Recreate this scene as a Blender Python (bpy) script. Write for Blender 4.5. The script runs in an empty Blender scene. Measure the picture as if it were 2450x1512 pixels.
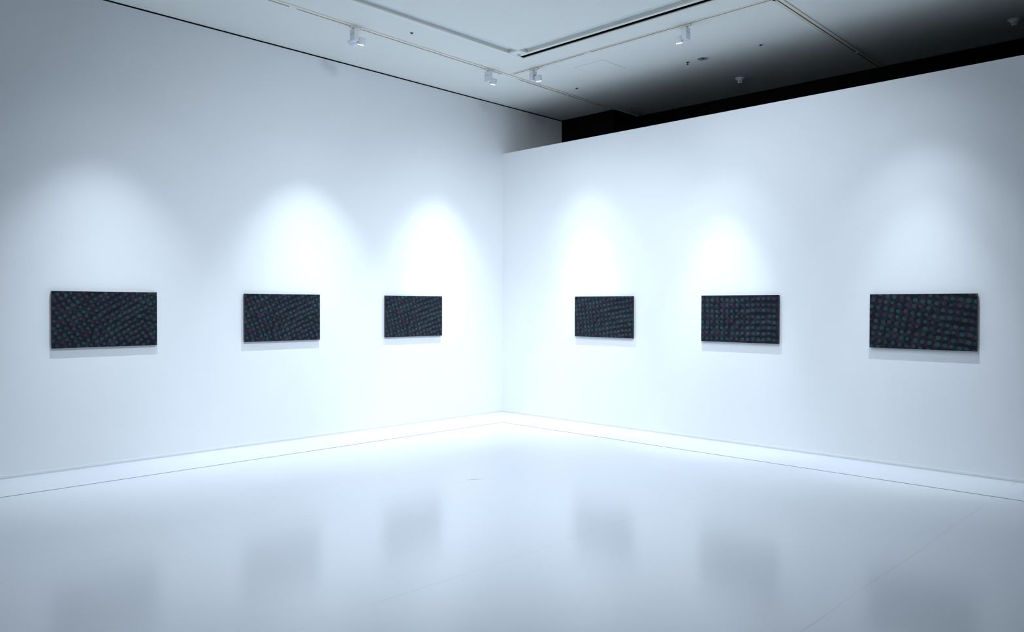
import bpy, bmesh, math
from mathutils import Vector, Matrix

# ------------------------------------------------------------------ camera, world, exposure
SC = bpy.context.scene
COL = SC.collection
CAM_POS = (8.2527, -8.2752, 1.6)
YAW, PITCH, ROLL, FPX = 0.7718, -0.0133, 0.0028, 1853.0
fw = Vector((-math.sin(YAW) * math.cos(PITCH), math.cos(YAW) * math.cos(PITCH), math.sin(PITCH)))
rt = Vector((math.cos(YAW), math.sin(YAW), 0))
up = rt.cross(fw)
r2 = rt * math.cos(ROLL) + up * math.sin(ROLL)
u2 = -rt * math.sin(ROLL) + up * math.cos(ROLL)
cd = bpy.data.cameras.new('camera')
cam = bpy.data.objects.new('camera', cd)
COL.objects.link(cam)
cam.matrix_world = Matrix.Translation(CAM_POS) @ Matrix((r2, u2, -fw)).transposed().to_4x4()
cd.sensor_width = 36.0
cd.lens = FPX * 36.0 / 2450.0
cd.clip_start = 0.05
SC.camera = cam

W = bpy.data.worlds.new('world')
SC.world = W
W.use_nodes = True
W.node_tree.nodes['Background'].inputs[0].default_value = (0.5, 0.7, 1.0, 1)
W.node_tree.nodes['Background'].inputs[1].default_value = 0.0
SC.view_settings.view_transform = 'Standard'
SC.view_settings.look = 'None'
SC.view_settings.gamma = 1.0
SC.view_settings.exposure = 0.0
SC.view_settings.use_curve_mapping = False
SC.cycles.max_bounces = 10
SC.cycles.diffuse_bounces = 8
SC.cycles.glossy_bounces = 4

LAMP_COL = (0.765, 0.874, 1.0)
LAMP_W = (150.0, 350.0, 13.0)     # watts of a track spotlight: narrow core, wider beam, weak spill
SPOT_DEG = (38.0, 60.0, 100.0)

# added fill lights without fixtures, unseen above the frame, aimed into this corner

def add_fill_light(loc, target, watts, deg, soft):
    hd = bpy.data.lights.new('fill_light', 'SPOT')
    hd.energy = watts
    hd.color = LAMP_COL
    hd.spot_size = math.radians(deg)
    hd.spot_blend = 1.0
    hd.shadow_soft_size = soft
    ho = bpy.data.objects.new('fill_light', hd)
    COL.objects.link(ho)
    ho.location = loc
    ho.rotation_euler = (Vector(target) - Vector(loc)).to_track_quat('-Z', 'Y').to_euler()


add_fill_light((4.88, -2.8, 4.35), (0.3, -0.3, 1.0), 320.0, 70.0, 0.12)
add_fill_light((4.88, -2.8, 4.35), (4.0, 0.0, 2.2), 155.0, 105.0, 0.12)
add_fill_light((4.88, -3.7, 4.35), (1.5, -1.5, 0.0), 130.0, 95.0, 0.12)
add_fill_light((4.88, -4.6, 4.35), (4.3, -4.3, 0.0), 80.0, 115.0, 0.12)
add_fill_light((4.88, -4.6, 4.35), (0.0, -3.0, 1.9), 145.0, 90.0, 0.12)
add_fill_light((4.88, -4.6, 4.35), (2.2, -2.2, 0.0), 245.0, 125.0, 0.12)
add_fill_light((4.88, -6.4, 4.35), (2.6, -3.4, 0.0), 330.0, 125.0, 0.12)

# ------------------------------------------------------------------ room sizes (metres)
HC = 4.6165      # ceiling
HP = 3.884       # top of the partition on the right
YB1, YB2 = 1.355, 1.965   # where the ceiling ends over the dark space
GR = 0.7645      # floor groove offset from the walls
XE, YS = 11.5, -11.5      # far ends of the hall behind the camera
XT = 1.055       # where the ceiling steps back beside the track

# ------------------------------------------------------------------ helpers
def mat(name, col, rough=0.6, spec=0.5, emit=None, estr=0.0, metal=0.0, bump=0.0, bscale=200.0, var=0.0, vscale=3.0):
    m = bpy.data.materials.new(name)
    m.use_nodes = True
    nt = m.node_tree
    b = nt.nodes['Principled BSDF']
    b.inputs['Base Color'].default_value = (*col, 1)
    b.inputs['Roughness'].default_value = rough
    b.inputs['Specular IOR Level'].default_value = spec
    b.inputs['Metallic'].default_value = metal
    if emit:
        b.inputs['Emission Color'].default_value = (*emit, 1)
        b.inputs['Emission Strength'].default_value = estr
    tc = nt.nodes.new('ShaderNodeNewGeometry')
    if var:
        n = nt.nodes.new('ShaderNodeTexNoise')
        n.inputs['Scale'].default_value = vscale
        n.inputs['Detail'].default_value = 4
        nt.links.new(tc.outputs['Position'], n.inputs['Vector'])
        mx = nt.nodes.new('ShaderNodeMix')
        mx.data_type = 'RGBA'
        mx.inputs[6].default_value = (*[c * (1 - var) for c in col], 1)
        mx.inputs[7].default_value = (*[min(1, c * (1 + var)) for c in col], 1)
        nt.links.new(n.outputs['Fac'], mx.inputs[0])
        nt.links.new(mx.outputs[2], b.inputs['Base Color'])
    if bump:
        n = nt.nodes.new('ShaderNodeTexNoise')
        n.inputs['Scale'].default_value = bscale
        n.inputs['Detail'].default_value = 3
        nt.links.new(tc.outputs['Position'], n.inputs['Vector'])
        bp = nt.nodes.new('ShaderNodeBump')
        bp.inputs['Strength'].default_value = bump
        bp.inputs['Distance'].default_value = 0.001
        nt.links.new(n.outputs['Fac'], bp.inputs['Height'])
        nt.links.new(bp.outputs[0], b.inputs['Normal'])
    return m


def box(bm, x0, x1, y0, y1, z0, z1, M=None, bevel=0.0):
    r = bmesh.ops.create_cube(bm, size=1)
    T = Matrix.Translation(((x0 + x1) / 2, (y0 + y1) / 2, (z0 + z1) / 2)) @ Matrix.Diagonal((abs(x1 - x0), abs(y1 - y0), abs(z1 - z0), 1))
    bmesh.ops.transform(bm, matrix=T, verts=r['verts'])
    if bevel:
        es = list({e for v in r['verts'] for e in v.link_edges})
        rb = bmesh.ops.bevel(bm, geom=es, offset=bevel, segments=2, affect='EDGES', profile=0.5)
        vs = list({v for f in rb['faces'] for v in f.verts} | {v for v in r['verts'] if v.is_valid})
    else:
        vs = r['verts']
    if M is not None:
        bmesh.ops.transform(bm, matrix=M, verts=vs)


def lathe(bm, prof, M=None, seg=40, cap0=False, cap1=False):
    """prof: list of (radius, z); revolved about z"""
    rings = []
    for r, z in prof:
        if r < 1e-6:
            rings.append([bm.verts.new((0, 0, z))])
        else:
            rings.append([bm.verts.new((r * math.cos(2 * math.pi * k / seg), r * math.sin(2 * math.pi * k / seg), z)) for k in range(seg)])
    for a, b in zip(rings, rings[1:]):
        for k in range(seg):
            k2 = (k + 1) % seg
            if len(a) == 1 and len(b) == 1:
                continue
            if len(a) == 1:
                bm.faces.new((a[0], b[k], b[k2]))
            elif len(b) == 1:
                bm.faces.new((a[k], a[k2], b[0]))
            else:
                bm.faces.new((a[k], a[k2], b[k2], b[k]))
    if cap0 and len(rings[0]) > 1:
        bm.faces.new(rings[0])
    if cap1 and len(rings[-1]) > 1:
        bm.faces.new(rings[-1])
    if M is not None:
        bmesh.ops.transform(bm, matrix=M, verts=[v for r in rings for v in r])


def link(name, bm, m, parent=None, smooth=False, label=None):
    bmesh.ops.recalc_face_normals(bm, faces=bm.faces)
    me = bpy.data.meshes.new(name)
    bm.to_mesh(me)
    bm.free()
    for x in (m if isinstance(m, (list, tuple)) else [m]):
        me.materials.append(x)
    if smooth:
        me.shade_smooth()
        me.set_sharp_from_angle(angle=math.radians(35))
    o = bpy.data.objects.new(name, me)
    COL.objects.link(o)
    if parent:
        o.parent = parent
    if label:
        o['label'] = label
    return o


def tag(o, label, cat, group=None):
    o['label'] = label
    o['category'] = cat
    if group:
        o['group'] = group
    return o


def thing(name, loc, rz, label, cat, group=None):
    o = bpy.data.objects.new(name, None)
    o.empty_display_size = 0.1
    COL.objects.link(o)
    o.location = loc
    o.rotation_euler = (0, 0, rz)
    return tag(o, label, cat, group)


def struct(name, bm, m, label=None, parent=None):
    o = link(name, bm, m, parent)
    o['kind'] = 'structure'
    if label:
        o['label'] = label
    return o


def copy_tree(o, parent=None):
    c = o.copy()
    COL.objects.link(c)
    c.parent = parent
    for ch in list(o.children):
        copy_tree(ch, c)
    return c


# ------------------------------------------------------------------ materials
M_wall = mat('wall_paint', (0.80, 0.81, 0.82), 0.75, 0.25, bump=0.15, bscale=260, var=0.01)
M_ceil = mat('ceiling_board', (0.77, 0.79, 0.755), 0.85, 0.2, bump=0.2, bscale=120, var=0.015)
M_black = mat('black_void_paint', (0.004, 0.004, 0.005), 0.9, 0.1)
M_gap = mat('dark_shadow_gap', (0.03, 0.035, 0.04), 0.9, 0.1)
M_groove = mat('grey_groove', (0.07, 0.07, 0.09), 0.8, 0.2)
M_rear = mat('hall_wall_paint', (0.30, 0.31, 0.33), 0.8, 0.2, var=0.01)
M_white = mat('white_enamel', (0.78, 0.80, 0.80), 0.45, 0.4, var=0.01)
M_body = mat('lamp_body_white', (0.70, 0.72, 0.75), 0.5, 0.4, var=0.01)
M_ivory = mat('ivory_profile', (0.80, 0.76, 0.67), 0.5, 0.4, var=0.01)
M_slot_shade = mat('brown_conductor_shade', (0.10, 0.08, 0.06), 0.6, 0.4, var=0.1, vscale=9)  # dark brown also stands in for the shade inside the track slots
M_beige = mat('beige_grey_housing', (0.74, 0.72, 0.63), 0.6, 0.3, var=0.01)
M_diff = mat('frosted_diffuser', (0.72, 0.80, 0.86), 0.35, 0.5, var=0.01)
M_dark = mat('dark_metal', (0.05, 0.05, 0.055), 0.5, 0.4)
M_grey = mat('grey_metal', (0.30, 0.32, 0.33), 0.4, 0.5, var=0.02)
M_lens = mat('glowing_lens', (0.9, 0.95, 1.0), 0.3, 0.5, emit=(0.86, 0.94, 1.0), estr=14.0)
M_edge = mat('painted_edge', (0.007, 0.011, 0.020), 0.5, 0.4, var=0.1, vscale=30)
M_wood = mat('pale_stretcher_wood', (0.42, 0.33, 0.22), 0.7, 0.3, var=0.1, vscale=12)


def floor_material():
    m = bpy.data.materials.new('glossy_white_floor')
    m.use_nodes = True
    nt = m.node_tree
    N, L = nt.nodes, nt.links
    b = N['Principled BSDF']
    b.inputs['Roughness'].default_value = 0.24
    b.inputs['Specular IOR Level'].default_value = 0.43
    geo = N.new('ShaderNodeNewGeometry')
    sep = N.new('ShaderNodeSeparateXYZ')
    L.new(geo.outputs['Position'], sep.inputs[0])

    def math_(op, a, c=None, d=None, clamp=False):
        n = N.new('ShaderNodeMath')
        n.operation = op
        n.use_clamp = clamp
        for i, v in enumerate((a, c, d)):
            if v is None:
                continue
            if isinstance(v, (int, float)):
                n.inputs[i].default_value = v
            else:
                L.new(v, n.inputs[i])
        return n.outputs[0]
    wob = N.new('ShaderNodeTexNoise')
    wob.inputs['Scale'].default_value = 0.9
    wob.inputs['Detail'].default_value = 4
    L.new(geo.outputs['Position'], wob.inputs['Vector'])
    xs = math_('ADD', sep.outputs[0], math_('MULTIPLY', math_('SUBTRACT', wob.outputs['Fac'], 0.5), 0.06))
    # sheet seams 1.8 m apart: x = 3.06, 4.88, 6.60 ...
    fr = math_('ABSOLUTE', math_('SUBTRACT', math_('FRACT', math_('DIVIDE', math_('SUBTRACT', xs, 3.06 - 0.9), 1.79)), 0.5))
    dist = math_('MULTIPLY', fr, 1.79)
    seam = math_('SUBTRACT', 1.0, math_('DIVIDE', dist, 0.007), clamp=True)
    brk = N.new('ShaderNodeTexNoise')
    brk.inputs['Scale'].default_value = 1.7
    brk.inputs['Detail'].default_value = 5
    L.new(geo.outputs['Position'], brk.inputs['Vector'])
    seam = math_('MULTIPLY', seam, math_('MULTIPLY', math_('SUBTRACT', brk.outputs['Fac'], 0.30), 1.3, clamp=True))
    # hairline scuffs, each a short stretched streak
    mp = N.new('ShaderNodeMapping')
    mp.inputs['Rotation'].default_value = (0, 0, math.radians(35))
    mp.inputs['Scale'].default_value = (1.0, 9.0, 1.0)
    L.new(geo.outputs['Position'], mp.inputs['Vector'])
    vo = N.new('ShaderNodeTexVoronoi')
    vo.voronoi_dimensions = '2D'
    vo.inputs['Scale'].default_value = 1.3
    L.new(mp.outputs[0], vo.inputs['Vector'])
    scuff = math_('SUBTRACT', 1.0, math_('DIVIDE', vo.outputs['Distance'], 0.035), clamp=True)
    sc_ = N.new('ShaderNodeSeparateColor')
    L.new(vo.outputs['Color'], sc_.inputs[0])
    scuff = math_('MULTIPLY', scuff, math_('GREATER_THAN', sc_.outputs[0], 0.72))
    # one darker scratch, left of the middle
    rx = math_('SUBTRACT', sep.outputs[0], 3.05)
    ry = math_('SUBTRACT', sep.outputs[1], -3.42)
    al = math_('ADD', math_('MULTIPLY', rx, 0.51), math_('MULTIPLY', ry, 0.86))
    ac = math_('SUBTRACT', math_('MULTIPLY', rx, 0.86), math_('MULTIPLY', ry, 0.51))
    s1 = math_('SUBTRACT', 1.0, math_('DIVIDE', math_('ABSOLUTE', al), 0.10), clamp=True)
    s2 = math_('SUBTRACT', 1.0, math_('DIVIDE', math_('ABSOLUTE', ac), 0.012), clamp=True)
    scr = math_('MULTIPLY', math_('MULTIPLY', s1, s2), 1.6, clamp=True)
    dirt = math_('ADD', math_('MULTIPLY', seam, 0.45), math_('ADD', math_('MULTIPLY', scuff, 0.10), math_('MULTIPLY', scr, 0.75)), clamp=True)
    mx = N.new('ShaderNodeMix')
    mx.data_type = 'RGBA'
    mx.inputs[6].default_value = (0.73, 0.755, 0.80, 1)
    mx.inputs[7].default_value = (0.16, 0.24, 0.27, 1)
    L.new(dirt, mx.inputs[0])
    L.new(mx.outputs[2], b.inputs['Base Color'])
    big = N.new('ShaderNodeTexNoise')
    big.inputs['Scale'].default_value = 2.2
    big.inputs['Detail'].default_value = 3
    L.new(geo.outputs['Position'], big.inputs['Vector'])
    L.new(math_('ADD', math_('MULTIPLY', big.outputs['Fac'], 0.04), 0.165), b.inputs['Roughness'])
    bn = N.new('ShaderNodeBump')
    bn.inputs['Strength'].default_value = 0.05
    bn.inputs['Distance'].default_value = 0.002
    fine = N.new('ShaderNodeTexNoise')
    fine.inputs['Scale'].default_value = 60
    L.new(geo.outputs['Position'], fine.inputs['Vector'])
    L.new(fine.outputs['Fac'], bn.inputs['Height'])
    L.new(bn.outputs[0], b.inputs['Normal'])
    return m


M_floor = floor_material()


def dots_material(idx, ang, sp, shift):
    """dark ground with a lattice of ringed teal spots over a fainter plum lattice"""
    m = bpy.data.materials.new('dotted_paint')
    m.use_nodes = True
    nt = m.node_tree
    N, L = nt.nodes, nt.links
    b = N['Principled BSDF']
    b.inputs['Roughness'].default_value = 0.5
    b.inputs['Specular IOR Level'].default_value = 0.18
    tc = N.new('ShaderNodeTexCoord')

    def math_(op, a, c=None, clamp=False):
        n = N.new('ShaderNodeMath')
        n.operation = op
        n.use_clamp = clamp
        for i, v in enumerate((a, c)):
            if v is None:
                continue
            if isinstance(v, (int, float)):
                n.inputs[i].default_value = v
            else:
                L.new(v, n.inputs[i])
        return n.outputs[0]

    def mix(f, a, c):
        n = N.new('ShaderNodeMix')
        n.data_type = 'RGBA'
        for s, v in ((0, f), (6, a), (7, c)):
            if isinstance(v, tuple):
                n.inputs[s].default_value = (*v, 1)
            elif isinstance(v, (int, float)):
                n.inputs[s].default_value = v
            else:
                L.new(v, n.inputs[s])
        return n.outputs[2]
    # canvas lies in local x (width) / z (height): bring z into y
    sx = N.new('ShaderNodeSeparateXYZ')
    L.new(tc.outputs['Object'], sx.inputs[0])
    cx = N.new('ShaderNodeCombineXYZ')
    L.new(sx.outputs[0], cx.inputs[0])
    L.new(sx.outputs[2], cx.inputs[1])

    def layer(a, s, off, rnd, r0, rv):
        mp = N.new('ShaderNodeMapping')
        mp.vector_type = 'POINT'
        mp.inputs['Rotation'].default_value = (0, 0, -math.radians(a))
        mp.inputs['Scale'].default_value = (1 / s, 1 / s, 1)
        # rotation is applied after scale in a POINT mapping, uniform scale so order is free
        mp.inputs['Location'].default_value = (off[0], off[1], 0)
        L.new(cx.outputs[0], mp.inputs['Vector'])
        v = N.new('ShaderNodeTexVoronoi')
        v.voronoi_dimensions = '2D'
        v.inputs['Scale'].default_value = 1
        v.inputs['Randomness'].default_value = rnd
        L.new(mp.outputs[0], v.inputs['Vector'])
        col = N.new('ShaderNodeSeparateColor')
        L.new(v.outputs['Color'], col.inputs[0])
        rad = math_('ADD', math_('MULTIPLY', col.outputs[0], rv), r0)
        q = math_('DIVIDE', v.outputs['Distance'], rad)
        mask = math_('MULTIPLY', math_('SUBTRACT', 1.16, q), 3.6, clamp=True)
        return q, mask, col
    q1, m1, c1 = layer(ang, sp, shift, 0.20, 0.235, 0.085)
    q2, m2, c2 = layer(ang + 3, sp * 1.01, (shift[0] + 0.52, shift[1] + 0.47), 0.5, 0.28, 0.14)
    q3, m3, c3 = layer(ang - 4, sp * 1.03, (shift[0] + 0.15, shift[1] - 0.12), 0.5, 0.26, 0.10)
    plum = mix(c2.outputs[1], (0.032, 0.011, 0.026), (0.018, 0.012, 0.034))
    base = mix(math_('MULTIPLY', m2, math_('ADD', math_('MULTIPLY', c2.outputs[2], 0.6), 0.35)), (0.0030, 0.0045, 0.0090), plum)
    base = mix(math_('MULTIPLY', m3, 0.35), base, (0.014, 0.026, 0.036))
    # teal spots, some bluish, some greyish plum
    hue = mix(math_('GREATER_THAN', c1.outputs[1], 0.72), (0.017, 0.075, 0.066), (0.028, 0.042, 0.060))
    hue = mix(math_('GREATER_THAN', c1.outputs[1], 0.90), hue, (0.052, 0.040, 0.066))
    ring = math_('ADD', math_('MULTIPLY', math_('POWER', q1, 2.0), 0.45), 0.62)
    core = math_('MULTIPLY', math_('SUBTRACT', 0.42, q1), math_('MULTIPLY', math_('GREATER_THAN', c1.outputs[2], 0.5), 2.0), clamp=True)
    hue = mix(math_('SUBTRACT', 1.0, ring, clamp=True), hue, (0.012, 0.030, 0.034))
    hue = mix(core, hue, (0.014, 0.036, 0.040))
    alpha = math_('MULTIPLY', m1, math_('ADD', math_('MULTIPLY', c1.outputs[2], 0.45), 0.5))
    out = mix(alpha, base, hue)
    L.new(out, b.inputs['Base Color'])
    return m


# ------------------------------------------------------------------ room shell
bm = bmesh.new()
# main slab and the border strip along the two walls, with an open groove between
box(bm, GR + 0.013, XE, YS, -GR - 0.013, -0.20, 0)
box(bm, 0, GR - 0.013, YS, 0, -0.20, 0)
box(bm, GR - 0.013, XE, -GR + 0.013, 0, -0.20, 0)
struct('floor', bm, M_floor, 'glossy white floor')
bm = bmesh.new()
box(bm, GR - 0.013, GR + 0.013, YS, -GR + 0.013, -0.20, -0.012)
box(bm, GR + 0.013, XE, -GR - 0.013, -GR + 0.013, -0.20, -0.012)
struct('trim_1', bm, M_groove, 'thin dark groove in the floor running parallel to both walls')

bm = bmesh.new()
box(bm, -0.20, 0, YS, YB1, 0, HC - 0.016)
struct('wall_left', bm, M_wall)
bm = bmesh.new()
box(bm, -0.20, -0.02, YS, YB1, HC - 0.016, HC)
struct('trim_2', bm, M_gap, 'dark shadow gap between left wall and ceiling')
bm = bmesh.new()
box(bm, 0, XE, 0, 0.18, 0, HP)
struct('wall_right', bm, M_wall, 'lower white partition wall stopping short of the ceiling')
bm = bmesh.new()
box(bm, -0.20, XT, YB1, YB2 + 0.25, 0, HC + 0.2)
box(bm, XT, XE, YB2, YB2 + 0.25, 0, HC + 0.2)
struct('wall_back', bm, M_black, 'black wall behind the partition')
bm = bmesh.new()
box(bm, XE, XE + 0.2, YS, YB2 + 0.25, 0, HC + 0.2)
struct('wall_far_right', bm, M_rear)
bm = bmesh.new()
box(bm, -0.2, XE + 0.2, YS - 0.2, YS, 0, HC + 0.2)
struct('wall_front', bm, M_rear)
bm = bmesh.new()
box(bm, 0.0, XE, 0.18, YB2, -0.2, 0)
struct('trim_3', bm, M_black, 'dark floor behind the partition')

for nm, f in (('baseboard_left', lambda b, d0, d1, z0, z1: box(b, d0, d1, YS, -d1, z0, z1)),
              ('baseboard_right', lambda b, d0, d1, z0, z1: box(b, d1, XE, -d1, -d0, z0, z1))):
    bm = bmesh.new()
    f(bm, 0, 0.007, 0.014, 0.034)
    f(bm, 0, 0.003, 0.0, 0.014)
    struct(nm, bm, M_wall, 'thin white bead along the foot of the wall')

# ceiling with real openings for the troughs, the air slot and the downlight
T1 = (1.738, 1.880, -9.5, -1.650)      # light trough parallel to the left wall
T2 = (1.905, 7.5, -1.648, -1.510)      # light trough parallel to the partition
SL = (1.745, 7.5, -1.462, -1.395)      # black air slot
holes = [T1, T2, SL]
xs = sorted({0.0, XT, XE} | {h[0] for h in holes} | {h[1] for h in holes})
ys = sorted({YS, YB1, YB2} | {h[2] for h in holes} | {h[3] for h in holes})


def ceil_bm(cell):
    bm = bmesh.new()
    cache = {}

    def V(x, y, z):
        k = (round(x, 5), round(y, 5), z)
        if k not in cache:
            cache[k] = bm.verts.new((x, y, z))
        return cache[k]
    solid = {}
    for i in range(len(xs) - 1):
        for j in range(len(ys) - 1):
            mx, my = (xs[i] + xs[i + 1]) / 2, (ys[j] + ys[j + 1]) / 2
            s = not (mx < XT and my > YB1)
            for h in holes:
                if h[0] < mx < h[1] and h[2] < my < h[3]:
                    s = False
            solid[i, j] = s
    z0, z1 = HC, HC + 0.12
    for (i, j), s in solid.items():
        if not s:
            continue
        a, b, c, d = xs[i], xs[i + 1], ys[j], ys[j + 1]
        bm.faces.new([V(a, c, z0), V(b, c, z0), V(b, d, z0), V(a, d, z0)])
        bm.faces.new([V(a, c, z1), V(a, d, z1), V(b, d, z1), V(b, c, z1)])
        for (di, dj), (p, q) in (((-1, 0), ((a, c), (a, d))), ((1, 0), ((b, c), (b, d))), ((0, -1), ((a, c), (b, c))), ((0, 1), ((a, d), (b, d)))):
            if not solid.get((i + di, j + dj), False):
                bm.faces.new([V(*p, z0), V(*q, z0), V(*q, z1), V(*p, z1)])
    return bm


struct('ceiling', ceil_bm(None), M_ceil, 'white ceiling with recessed troughs')
bm = bmesh.new()
box(bm, -0.2, XE, YS, YB2, HC + 0.125, HC + 0.2)
struct('trim_4', bm, M_black, 'dark slab above the ceiling')

# ------------------------------------------------------------------ recessed troughs and the air slot
D = 0.040


def trough(name, t, label, corner_end):
    x0, x1, y0, y1 = t
    alongy = (y1 - y0) > (x1 - x0)
    cxm, cym = (x0 + x1) / 2, (y0 + y1) / 2
    root = thing(name, (cxm, cym, HC), 0, label, 'ceiling light', 'recessed light troughs in the ceiling')
    X0, X1, Y0, Y1 = x0 - cxm, x1 - cxm, y0 - cym, y1 - cym
    w = 0.0025
    bm = bmesh.new()                       # the four side walls of the recess
    box(bm, X0, X0 + w, Y0, Y1, 0, D)
    box(bm, X1 - w, X1, Y0, Y1, 0, D)
    box(bm, X0 + w, X1 - w, Y0, Y0 + w, 0, D)
    box(bm, X0 + w, X1 - w, Y1 - w, Y1, 0, D)
    link('housing', bm, M_beige, root, label='beige grey side walls')
    bm = bmesh.new()
    n = 4 if not alongy else 5
    for k in range(n):                     # unlit frosted covers end to end
        if alongy:
            a = Y1 - w - (Y1 - Y0 - 2 * w) * k / n
            b = Y1 - w - (Y1 - Y0 - 2 * w) * (k + 1) / n
            box(bm, X0 + w, X1 - w, b + 0.0015, a - 0.0015, D, D + 0.004)
        else:
            a = X0 + w + (X1 - X0 - 2 * w) * k / n
            b = X0 + w + (X1 - X0 - 2 * w) * (k + 1) / n
            box(bm, a + 0.0015, b - 0.0015, Y0 + w, Y1 - w, D, D + 0.004)
    link('diffuser', bm, M_diff, root, label='pale blue frosted cover')
    bm = bmesh.new()                       # slim rim lip standing proud of the ceiling
    r = 0.010
    box(bm, X0 - r, X0, Y0 - r, Y1 + r, -0.003, 0)
    box(bm, X1, X1 + r, Y0 - r, Y1 + r, -0.003, 0)
    box(bm, X0, X1, Y0 - r, Y0, -0.003, 0)
    box(bm, X0, X1, Y1, Y1 + r, -0.003, 0)
    if alongy:                             # outer flange running on to the end of the air slot
        box(bm, X0 - 0.046, X0 - r, Y0, Y1 + 0.283, -0.003, 0)
    link('rim', bm, M_white, root)
    return root


trough('ceiling_light_trough', T1, 'unlit recessed light trough in the ceiling running parallel to the left wall', 1)
trough('ceiling_light_trough', T2, 'unlit recessed light trough in the ceiling beside the black air slot', 1)

sx0, sx1, sy0, sy1 = SL
root = thing('air_slot', (sx0, (sy0 + sy1) / 2, HC), 0, 'long narrow black air slot in the ceiling, edged with ivory trim', 'air vent')
h = (sy1 - sy0) / 2
bm = bmesh.new()
box(bm, 0, sx1 - sx0, -h, h, 0.085, 0.09)
box(bm, 0, 0.003, -h, h, 0, 0.085)
box(bm, 0.003, sx1 - sx0, h - 0.003, h, 0.006, 0.085)
box(bm, 0.003, sx1 - sx0, -h, -h + 0.003, 0.012, 0.085)
link('slot_lining', bm, M_black, root)
bm = bmesh.new()
box(bm, 0.003, sx1 - sx0, -0.004, 0.004, 0.035, 0.06)
for k in range(14):
    box(bm, 0.02 + k * 0.42, 0.026 + k * 0.42, -h + 0.003, h - 0.003, 0.03, 0.07)
link('vane', bm, M_dark, root)
bm = bmesh.new()
box(bm, -0.035, sx1 - sx0, h, h + 0.028, -0.004, 0)
link('edge_trim', bm, M_ivory, root, label='ivory trim along the slot')

# corner plate joining the two troughs, with its small button
bm = bmesh.new()
box(bm, 1.7475, 1.893, -1.6375, -1.4745, HC - 0.0045, HC - 0.0015, bevel=0.0008)
tag(link('trough_corner_plate', bm, M_white), 'flat white square plate where the two ceiling troughs meet', 'ceiling trim')
bm = bmesh.new()
lathe(bm, [(0.0, -0.001), (0.012, -0.001), (0.020, -0.003), (0.024, 0.0)], Matrix.Translation((1.790, -1.523, HC - 0.006)), 24)
tag(link('sensor_button', bm, M_grey, smooth=True), 'small grey button in the corner plate of the ceiling troughs', 'ceiling sensor')


# ------------------------------------------------------------------ lighting tracks
def track(label, p0, p1, slot_off, blanks, w=0.058, group='lighting tracks on the ceiling'):
    """p0 -> p1 in plan; slot_off: slot centre across the profile (left of travel positive)"""
    a, b = Vector((*p0, HC - 0.0015)), Vector((*p1, HC - 0.0015))
    L_ = (b - a).length
    rz = math.atan2(b.y - a.y, b.x - a.x)
    root = thing('lighting_track', a, rz, label, 'lighting track', group)
    sw = 0.016
    lo, hi = slot_off - sw / 2, slot_off + sw / 2
    t = 0.006
    bm = bmesh.new()
    box(bm, 0, L_, -w / 2, lo, -t, 0)
    box(bm, 0, L_, hi, w / 2, -t, 0)
    box(bm, 0, L_, lo, hi, -0.0008, 0)
    # thin raised edges
    box(bm, 0, L_, -w / 2 - 0.003, -w / 2, -t - 0.002, 0)
    box(bm, 0, L_, w / 2, w / 2 + 0.003, -t - 0.002, 0)
    link('profile', bm, M_ivory, root)
    bm = bmesh.new()
    box(bm, 0, L_, lo + 0.0008, hi - 0.0008, -0.0025, -0.0010)  # conductor strip, its dark colour painting the shade of the shallow slot
    link('conductor_shade', bm, M_slot_shade, root, label='dark brown slot with its shade painted in')
    for s, e in blanks:
        bm = bmesh.new()
        box(bm, s, e, lo - 0.004, hi + 0.004, -t - 0.0025, -0.0026)
        link('joint_cover', bm, M_white, root, label='white cover over the slot')
    return root


def tx(y):   # x of the track parallel to the left wall (it runs very slightly askew)
    return 1.176 - 0.021 * (y + 4.0)


A0, A1 = (tx(-8.5), -8.5), (tx(YB2 - 0.01), YB2 - 0.01)
track('long ceiling track beside the left wall, running on into the dark corner', A0, A1, 0.016,
      [(8.5 - 4.225, 8.5 - 4.135), (8.5 - 1.13, 8.5 - 0.80), (8.5 + 1.2, 8.5 + 1.25)])
track('ceiling track parallel to the partition, carrying two lit spotlights', (1.165, -1.015), (4.838, -1.015), -0.010,
      [(0.0, 0.055), (1.225, 1.315)])
track('ceiling track at upper right running into the dark above the partition', (4.905, -8.5), (4.735, YB2 - 0.01), 0.004,
      [(8.5 + 1.16, 8.5 + 1.20)], w=0.074)
track('short ceiling track beyond the crossing track at upper right', (4.985, -1.015), (9.0, -1.015), -0.010, [])


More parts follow.
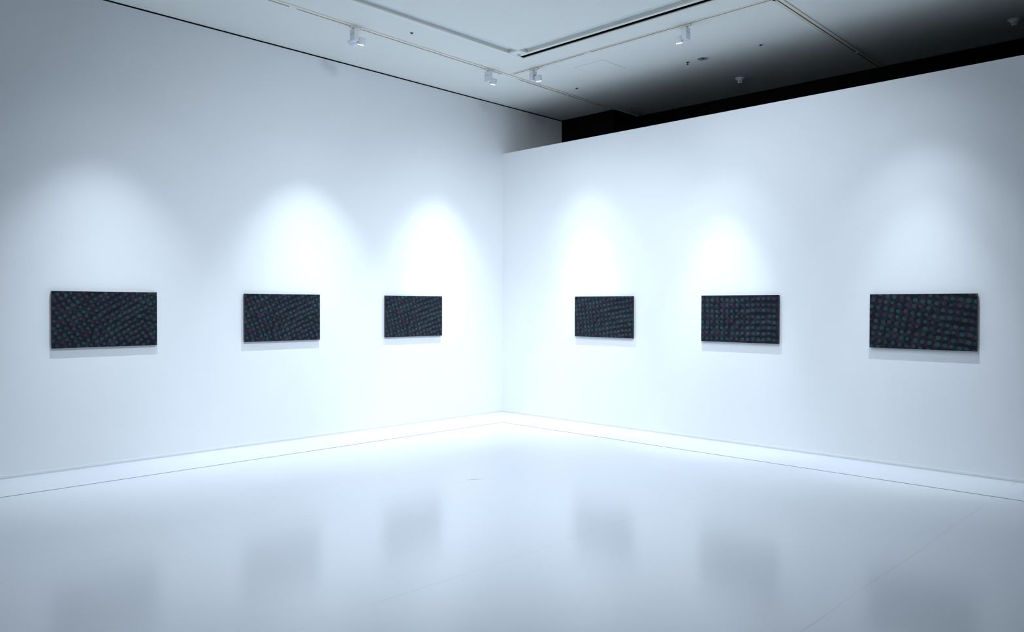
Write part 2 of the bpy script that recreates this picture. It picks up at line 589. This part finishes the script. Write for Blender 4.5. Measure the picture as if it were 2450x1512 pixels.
# ------------------------------------------------------------------ track spotlights
def make_spot(aim, label):
    """local x runs along the track towards the lamp head; aim = +1/-1: side (local y) of the wall it lights"""
    root = thing('track_spotlight', (0, 0, 0), 0, label, 'spotlight', 'white spotlights on the ceiling tracks')
    bm = bmesh.new()
    box(bm, -0.048, 0.088, -0.019, 0.019, -0.028, -0.0085, bevel=0.003)
    box(bm, 0.040, 0.062, -0.015, 0.015, -0.034, -0.028, bevel=0.002)
    link('adapter', bm, M_ivory, root)
    bm = bmesh.new()
    lathe(bm, [(0.017, -0.028), (0.017, -0.036), (0.012, -0.037), (0.012, -0.042)], None, 24, True, True)
    link('swivel', bm, M_grey, root, smooth=True)
    bm = bmesh.new()
    z0, z1 = -0.163, -0.040
    box(bm, -0.0235, 0.029, -0.043, 0.043, z0, z1, bevel=0.0015)
    link('driver_box', bm, M_body, root)
    bm = bmesh.new()                                     # cover joint on the far end of the box
    box(bm, -0.0242, -0.0232, -0.041, 0.041, z0 + 0.072, z0 + 0.0745)
    link('cover_joint', bm, M_dark, root)
    bm = bmesh.new()
    Rx = Matrix.Rotation(math.radians(90), 4, 'Y')
    lathe(bm, [(0.019, 0.0), (0.019, 0.012)], Matrix.Translation((0.0285, 0, -0.105)) @ Rx, 24, True, True)
    box(bm, 0.0405, 0.050, -0.012, 0.012, -0.150, -0.090, bevel=0.002)
    link('bracket', bm, M_grey, root, smooth=True)
    tilt = math.radians(12.5) * aim
    H = Matrix.Translation((0.091, 0, -0.143)) @ Matrix.Rotation(tilt, 4, 'X')
    bm = bmesh.new()                                     # short drum, open at the bottom
    lathe(bm, [(0.0, 0.034), (0.0415, 0.034), (0.0445, 0.031), (0.045, 0.027), (0.045, -0.036), (0.0437, -0.038), (0.0423, -0.036), (0.041, -0.022), (0.0, -0.022)], H, 40)
    head = link('lamp_head', bm, M_body, root, smooth=True)
    bm = bmesh.new()
    lathe(bm, [(0.0, -0.0400), (0.020, -0.0393), (0.034, -0.0372), (0.0388, -0.0355), (0.0388, -0.0225), (0.0, -0.0225)], H, 40)
    link('lens', bm, M_lens, head, smooth=True, label='glowing white lens')
    bm = bmesh.new()
    lathe(bm, [(0.0392, -0.0365), (0.0400, -0.0392), (0.0425, -0.0392), (0.0422, -0.030), (0.0392, -0.030), (0.0392, -0.0365)], H, 40)
    link('anti_glare_ring', bm, M_dark, head, smooth=True)
    for nm, w_, dg in zip(('lamp_core', 'lamp_beam', 'lamp_spill'), LAMP_W, SPOT_DEG):
        ld = bpy.data.lights.new(nm, 'SPOT')
        ld.color = LAMP_COL
        ld.energy = w_
        ld.spot_size = math.radians(dg)
        ld.spot_blend = 1.0
        ld.shadow_soft_size = 0.026
        lo = bpy.data.objects.new(nm, ld)
        COL.objects.link(lo)
        lo.parent = root
        lo.matrix_local = H @ Matrix.Translation((0, 0, -0.070))
    return root


def place(root, x, y, rz, label, watts=None):
    root.location = (x, y, HC)
    root.rotation_euler = (0, 0, rz)
    root['label'] = label
    if watts:
        for c in root.children:
            for nm, w_ in zip(('lamp_core', 'lamp_beam'), watts):
                if c.type == 'LIGHT' and c.name.startswith(nm):
                    c.data = c.data.copy()
                    c.data.energy = w_


PI = math.pi
s = make_spot(+1, '')
place(s, tx(-3.45), -3.45, PI / 2, 'lit white spotlight in front of the white ceiling dome, on the left track')
c = copy_tree(s)
place(c, tx(-1.395), -1.395, PI / 2, 'lit white spotlight at the end of the left track, just left of the junction', (250.0, 310.0))
c = copy_tree(s)
place(c, tx(-5.75), -5.75, PI / 2, 'white spotlight nearest the viewer on the left track, lighting the leftmost painting', (110.0, 250.0))
c = copy_tree(s)
place(c, 1.545, -1.012, 0.0, 'lit white spotlight just right of the track junction, lamp head right of its box', (360.0, 140.0))
q = make_spot(-1, '')
place(q, 3.775, -1.012, PI, 'lit white spotlight above the ceiling downlight, lamp head left of its box', (380.0, 90.0))
c = copy_tree(q)
place(c, 5.93, -1.012, PI, 'white spotlight beyond the crossing track, lighting the rightmost painting', (230.0, 130.0))

# ------------------------------------------------------------------ small ceiling fittings
# security dome behind the first spotlight
root = thing('dome_camera', (0.730, -3.150, HC), 0, 'white dome on the ceiling behind the leftmost visible spotlight', 'security camera')
bm = bmesh.new()
lathe(bm, [(0.0, 0.0), (0.075, 0.0), (0.075, -0.008), (0.070, -0.014), (0.060, -0.016), (0.0, -0.016)], None, 40)
link('base', bm, M_white, root, smooth=True)
bm = bmesh.new()
lathe(bm, [(0.056, -0.016)] + [(0.056 * math.cos(a), -0.016 - 0.042 * math.sin(a)) for a in [k * PI / 20 for k in range(1, 10)]] + [(0.0, -0.058)], None, 40)
link('dome', bm, M_diff, root, smooth=True)


def smoke(x, y, label):
    root = thing('smoke_detector', (x, y, HC), 0, label, 'smoke detector', 'smoke detectors on the dark end of the ceiling')
    bm = bmesh.new()
    lathe(bm, [(0.0, 0.0), (0.062, 0.0), (0.062, -0.008), (0.056, -0.012), (0.0, -0.012)], None, 36)
    link('base', bm, M_white, root, smooth=True)
    bm = bmesh.new()
    lathe(bm, [(0.050, -0.012), (0.046, -0.020), (0.036, -0.026), (0.033, -0.034), (0.0, -0.034)], None, 36)
    link('collar', bm, M_white, root, smooth=True)
    bm = bmesh.new()
    for k in range(8):
        M_ = Matrix.Rotation(k * PI / 4, 4, 'Z')
        box(bm, 0.020, 0.027, -0.0025, 0.0025, -0.058, -0.034, M_)
    lathe(bm, [(0.0, -0.056), (0.028, -0.056), (0.026, -0.064), (0.012, -0.068), (0.0, -0.068)], None, 36)
    link('sensor_cage', bm, M_white, root)
    return root


smoke(3.235, 1.19, 'white smoke detector on the dim ceiling above the middle of the partition')
smoke(6.33, 1.245, 'white smoke detector on the dark ceiling at the upper right corner')


def sprinkler(x, y, label):
    root = thing('sprinkler', (x, y, HC), 0, label, 'sprinkler', 'concealed sprinkler heads')
    bm = bmesh.new()
    lathe(bm, [(0.0, 0.0), (0.038, 0.0), (0.038, -0.002), (0.030, -0.005), (0.018, -0.006)], None, 32)
    link('escutcheon', bm, M_white, root, smooth=True)
    bm = bmesh.new()
    lathe(bm, [(0.018, -0.0055), (0.017, -0.012), (0.010, -0.018), (0.0, -0.019)], None, 24)
    link('sprinkler_head', bm, M_dark, root, smooth=True, label='dark nozzle')
    return root


s = sprinkler(1.459, -2.895, 'small sprinkler between the left track and the first light trough')
c = copy_tree(s); c.location = (4.054, 0.128, HC); c['label'] = 'small sprinkler on the ceiling right of the round downlight'
c = copy_tree(s); c.location = (1.387, 0.052, HC); c['label'] = 'small sprinkler on the ceiling below the square hatch, beside the left track'

root = thing('pendant_sprinkler', (3.096, 0.125, HC), 0, 'tiny dark bare nozzle on the ceiling just left of the round downlight', 'sprinkler')
bm = bmesh.new()
lathe(bm, [(0.0, 0.0), (0.020, 0.0), (0.018, -0.006), (0.007, -0.008), (0.006, -0.030), (0.0, -0.030)], None, 20)
link('stem', bm, M_dark, root, smooth=True)
bm = bmesh.new()
lathe(bm, [(0.0, -0.030), (0.013, -0.030), (0.013, -0.033), (0.0, -0.033)], None, 20)
link('deflector', bm, M_dark, root, smooth=True)

root = thing('downlight', (3.306, 0.131, HC), 0, 'unlit round downlight in the ceiling, above the dim smoke detector', 'ceiling light')
bm = bmesh.new()
lathe(bm, [(0.066, 0.0), (0.087, 0.0), (0.086, -0.004), (0.070, -0.006), (0.066, -0.004), (0.066, 0.0)], None, 48)
link('trim_ring', bm, M_white, root, smooth=True)
bm = bmesh.new()
lathe(bm, [(0.066, -0.0035), (0.062, -0.0025), (0.045, -0.0015), (0.020, -0.0012), (0.0, -0.001)], None, 48)
link('reflector', bm, M_grey, root, smooth=True, label='dark grey inner reflector')
bm = bmesh.new()
lathe(bm, [(0.0, -0.0030), (0.020, -0.0028), (0.024, -0.0016)], None, 32)
link('bulb', bm, M_dark, root, smooth=True)

# access hatch: a flush square with a hairline joint
root = thing('ceiling_hatch', (2.170, -0.438, HC), 0, 'square flush access hatch in the ceiling between track and downlight', 'hatch')
hh = 0.230
bm = bmesh.new()
box(bm, -hh, hh, -hh, hh, -0.0016, 0)
link('panel', bm, M_ceil, root)
M_joint = mat('grey_joint', (0.36, 0.38, 0.38), 0.8, 0.2)
bm = bmesh.new()
for a, b, c_, d in ((-hh - 0.004, hh + 0.004, -hh - 0.004, -hh), (-hh - 0.004, hh + 0.004, hh, hh + 0.004), (-hh - 0.004, -hh, -hh, hh), (hh, hh + 0.004, -hh, hh)):
    box(bm, a, b, c_, d, -0.0008, 0)
link('joint', bm, M_joint, root)
for sx_, sy_ in ((hh - 0.012, 0.03), (hh - 0.012, -0.03 - 0.02)):
    bm = bmesh.new()
    lathe(bm, [(0.0, -0.003), (0.006, -0.003), (0.007, -0.0016)], Matrix.Translation((sx_, sy_, 0)), 16)
    link('latch', bm, M_grey, root)

# ------------------------------------------------------------------ paintings
PW, PZ0, PZ1, PT = 0.968, 1.182, 1.7275, 0.034


def painting(side, q0, ang, sp, shift, label):
    hgt = PZ1 - PZ0
    if side == 'L':      # hangs on wall_left (x = 0), faces +x; local x runs to the right as seen
        root = thing('painting', (0.002, q0 + PW / 2, PZ0), PI / 2, label, 'painting', 'dark dotted paintings on the white walls')
    else:
        root = thing('painting', (q0 + PW / 2, -0.002, PZ0), 0, label, 'painting', 'dark dotted paintings on the white walls')
    # local: x width, -y towards the room, z up
    bm = bmesh.new()
    box(bm, -PW / 2, PW / 2, -PT, -0.007, 0, hgt, bevel=0.0012)
    bmesh.ops.recalc_face_normals(bm, faces=bm.faces)
    bm.faces.ensure_lookup_table()
    for f in bm.faces:
        f.material_index = 0 if f.normal.y < -0.7 else 1
    link('canvas', bm, [dots_material(0, ang, sp, shift), M_edge], root)
    bm = bmesh.new()
    i, w = 0.012, 0.030
    box(bm, -PW / 2 + i, PW / 2 - i, -0.007, 0, i, i + w)
    box(bm, -PW / 2 + i, PW / 2 - i, -0.007, 0, hgt - i - w, hgt - i)
    box(bm, -PW / 2 + i, -PW / 2 + i + w, -0.007, 0, i + w, hgt - i - w)
    box(bm, PW / 2 - i - w, PW / 2 - i, -0.007, 0, i + w, hgt - i - w)
    link('stretcher', bm, M_wood, root)
    return root


painting('L', -6.0647, 31, 0.0525, (0.1, 0.3), 'leftmost dark painting, its small dots in the steepest slanting rows')
painting('L', -4.1372, 22.5, 0.0555, (0.4, 0.1), 'middle painting on the left wall, teal dots in clearly slanting rows')
painting('L', -2.194, 15.5, 0.0595, (0.2, 0.6), 'dark dotted painting on the left wall nearest the room corner')
painting('R', 1.4394, 8, 0.061, (0.7, 0.2), 'dark dotted painting on the right wall nearest the room corner')
painting('R', 3.4019, 0.5, 0.0648, (0.35, 0.42), 'middle painting on the right wall, teal dots in straight level rows')
painting('R', 5.346, -9, 0.066, (0.1, 0.9), 'rightmost dark painting, its large dots in rows sloping down to the right')
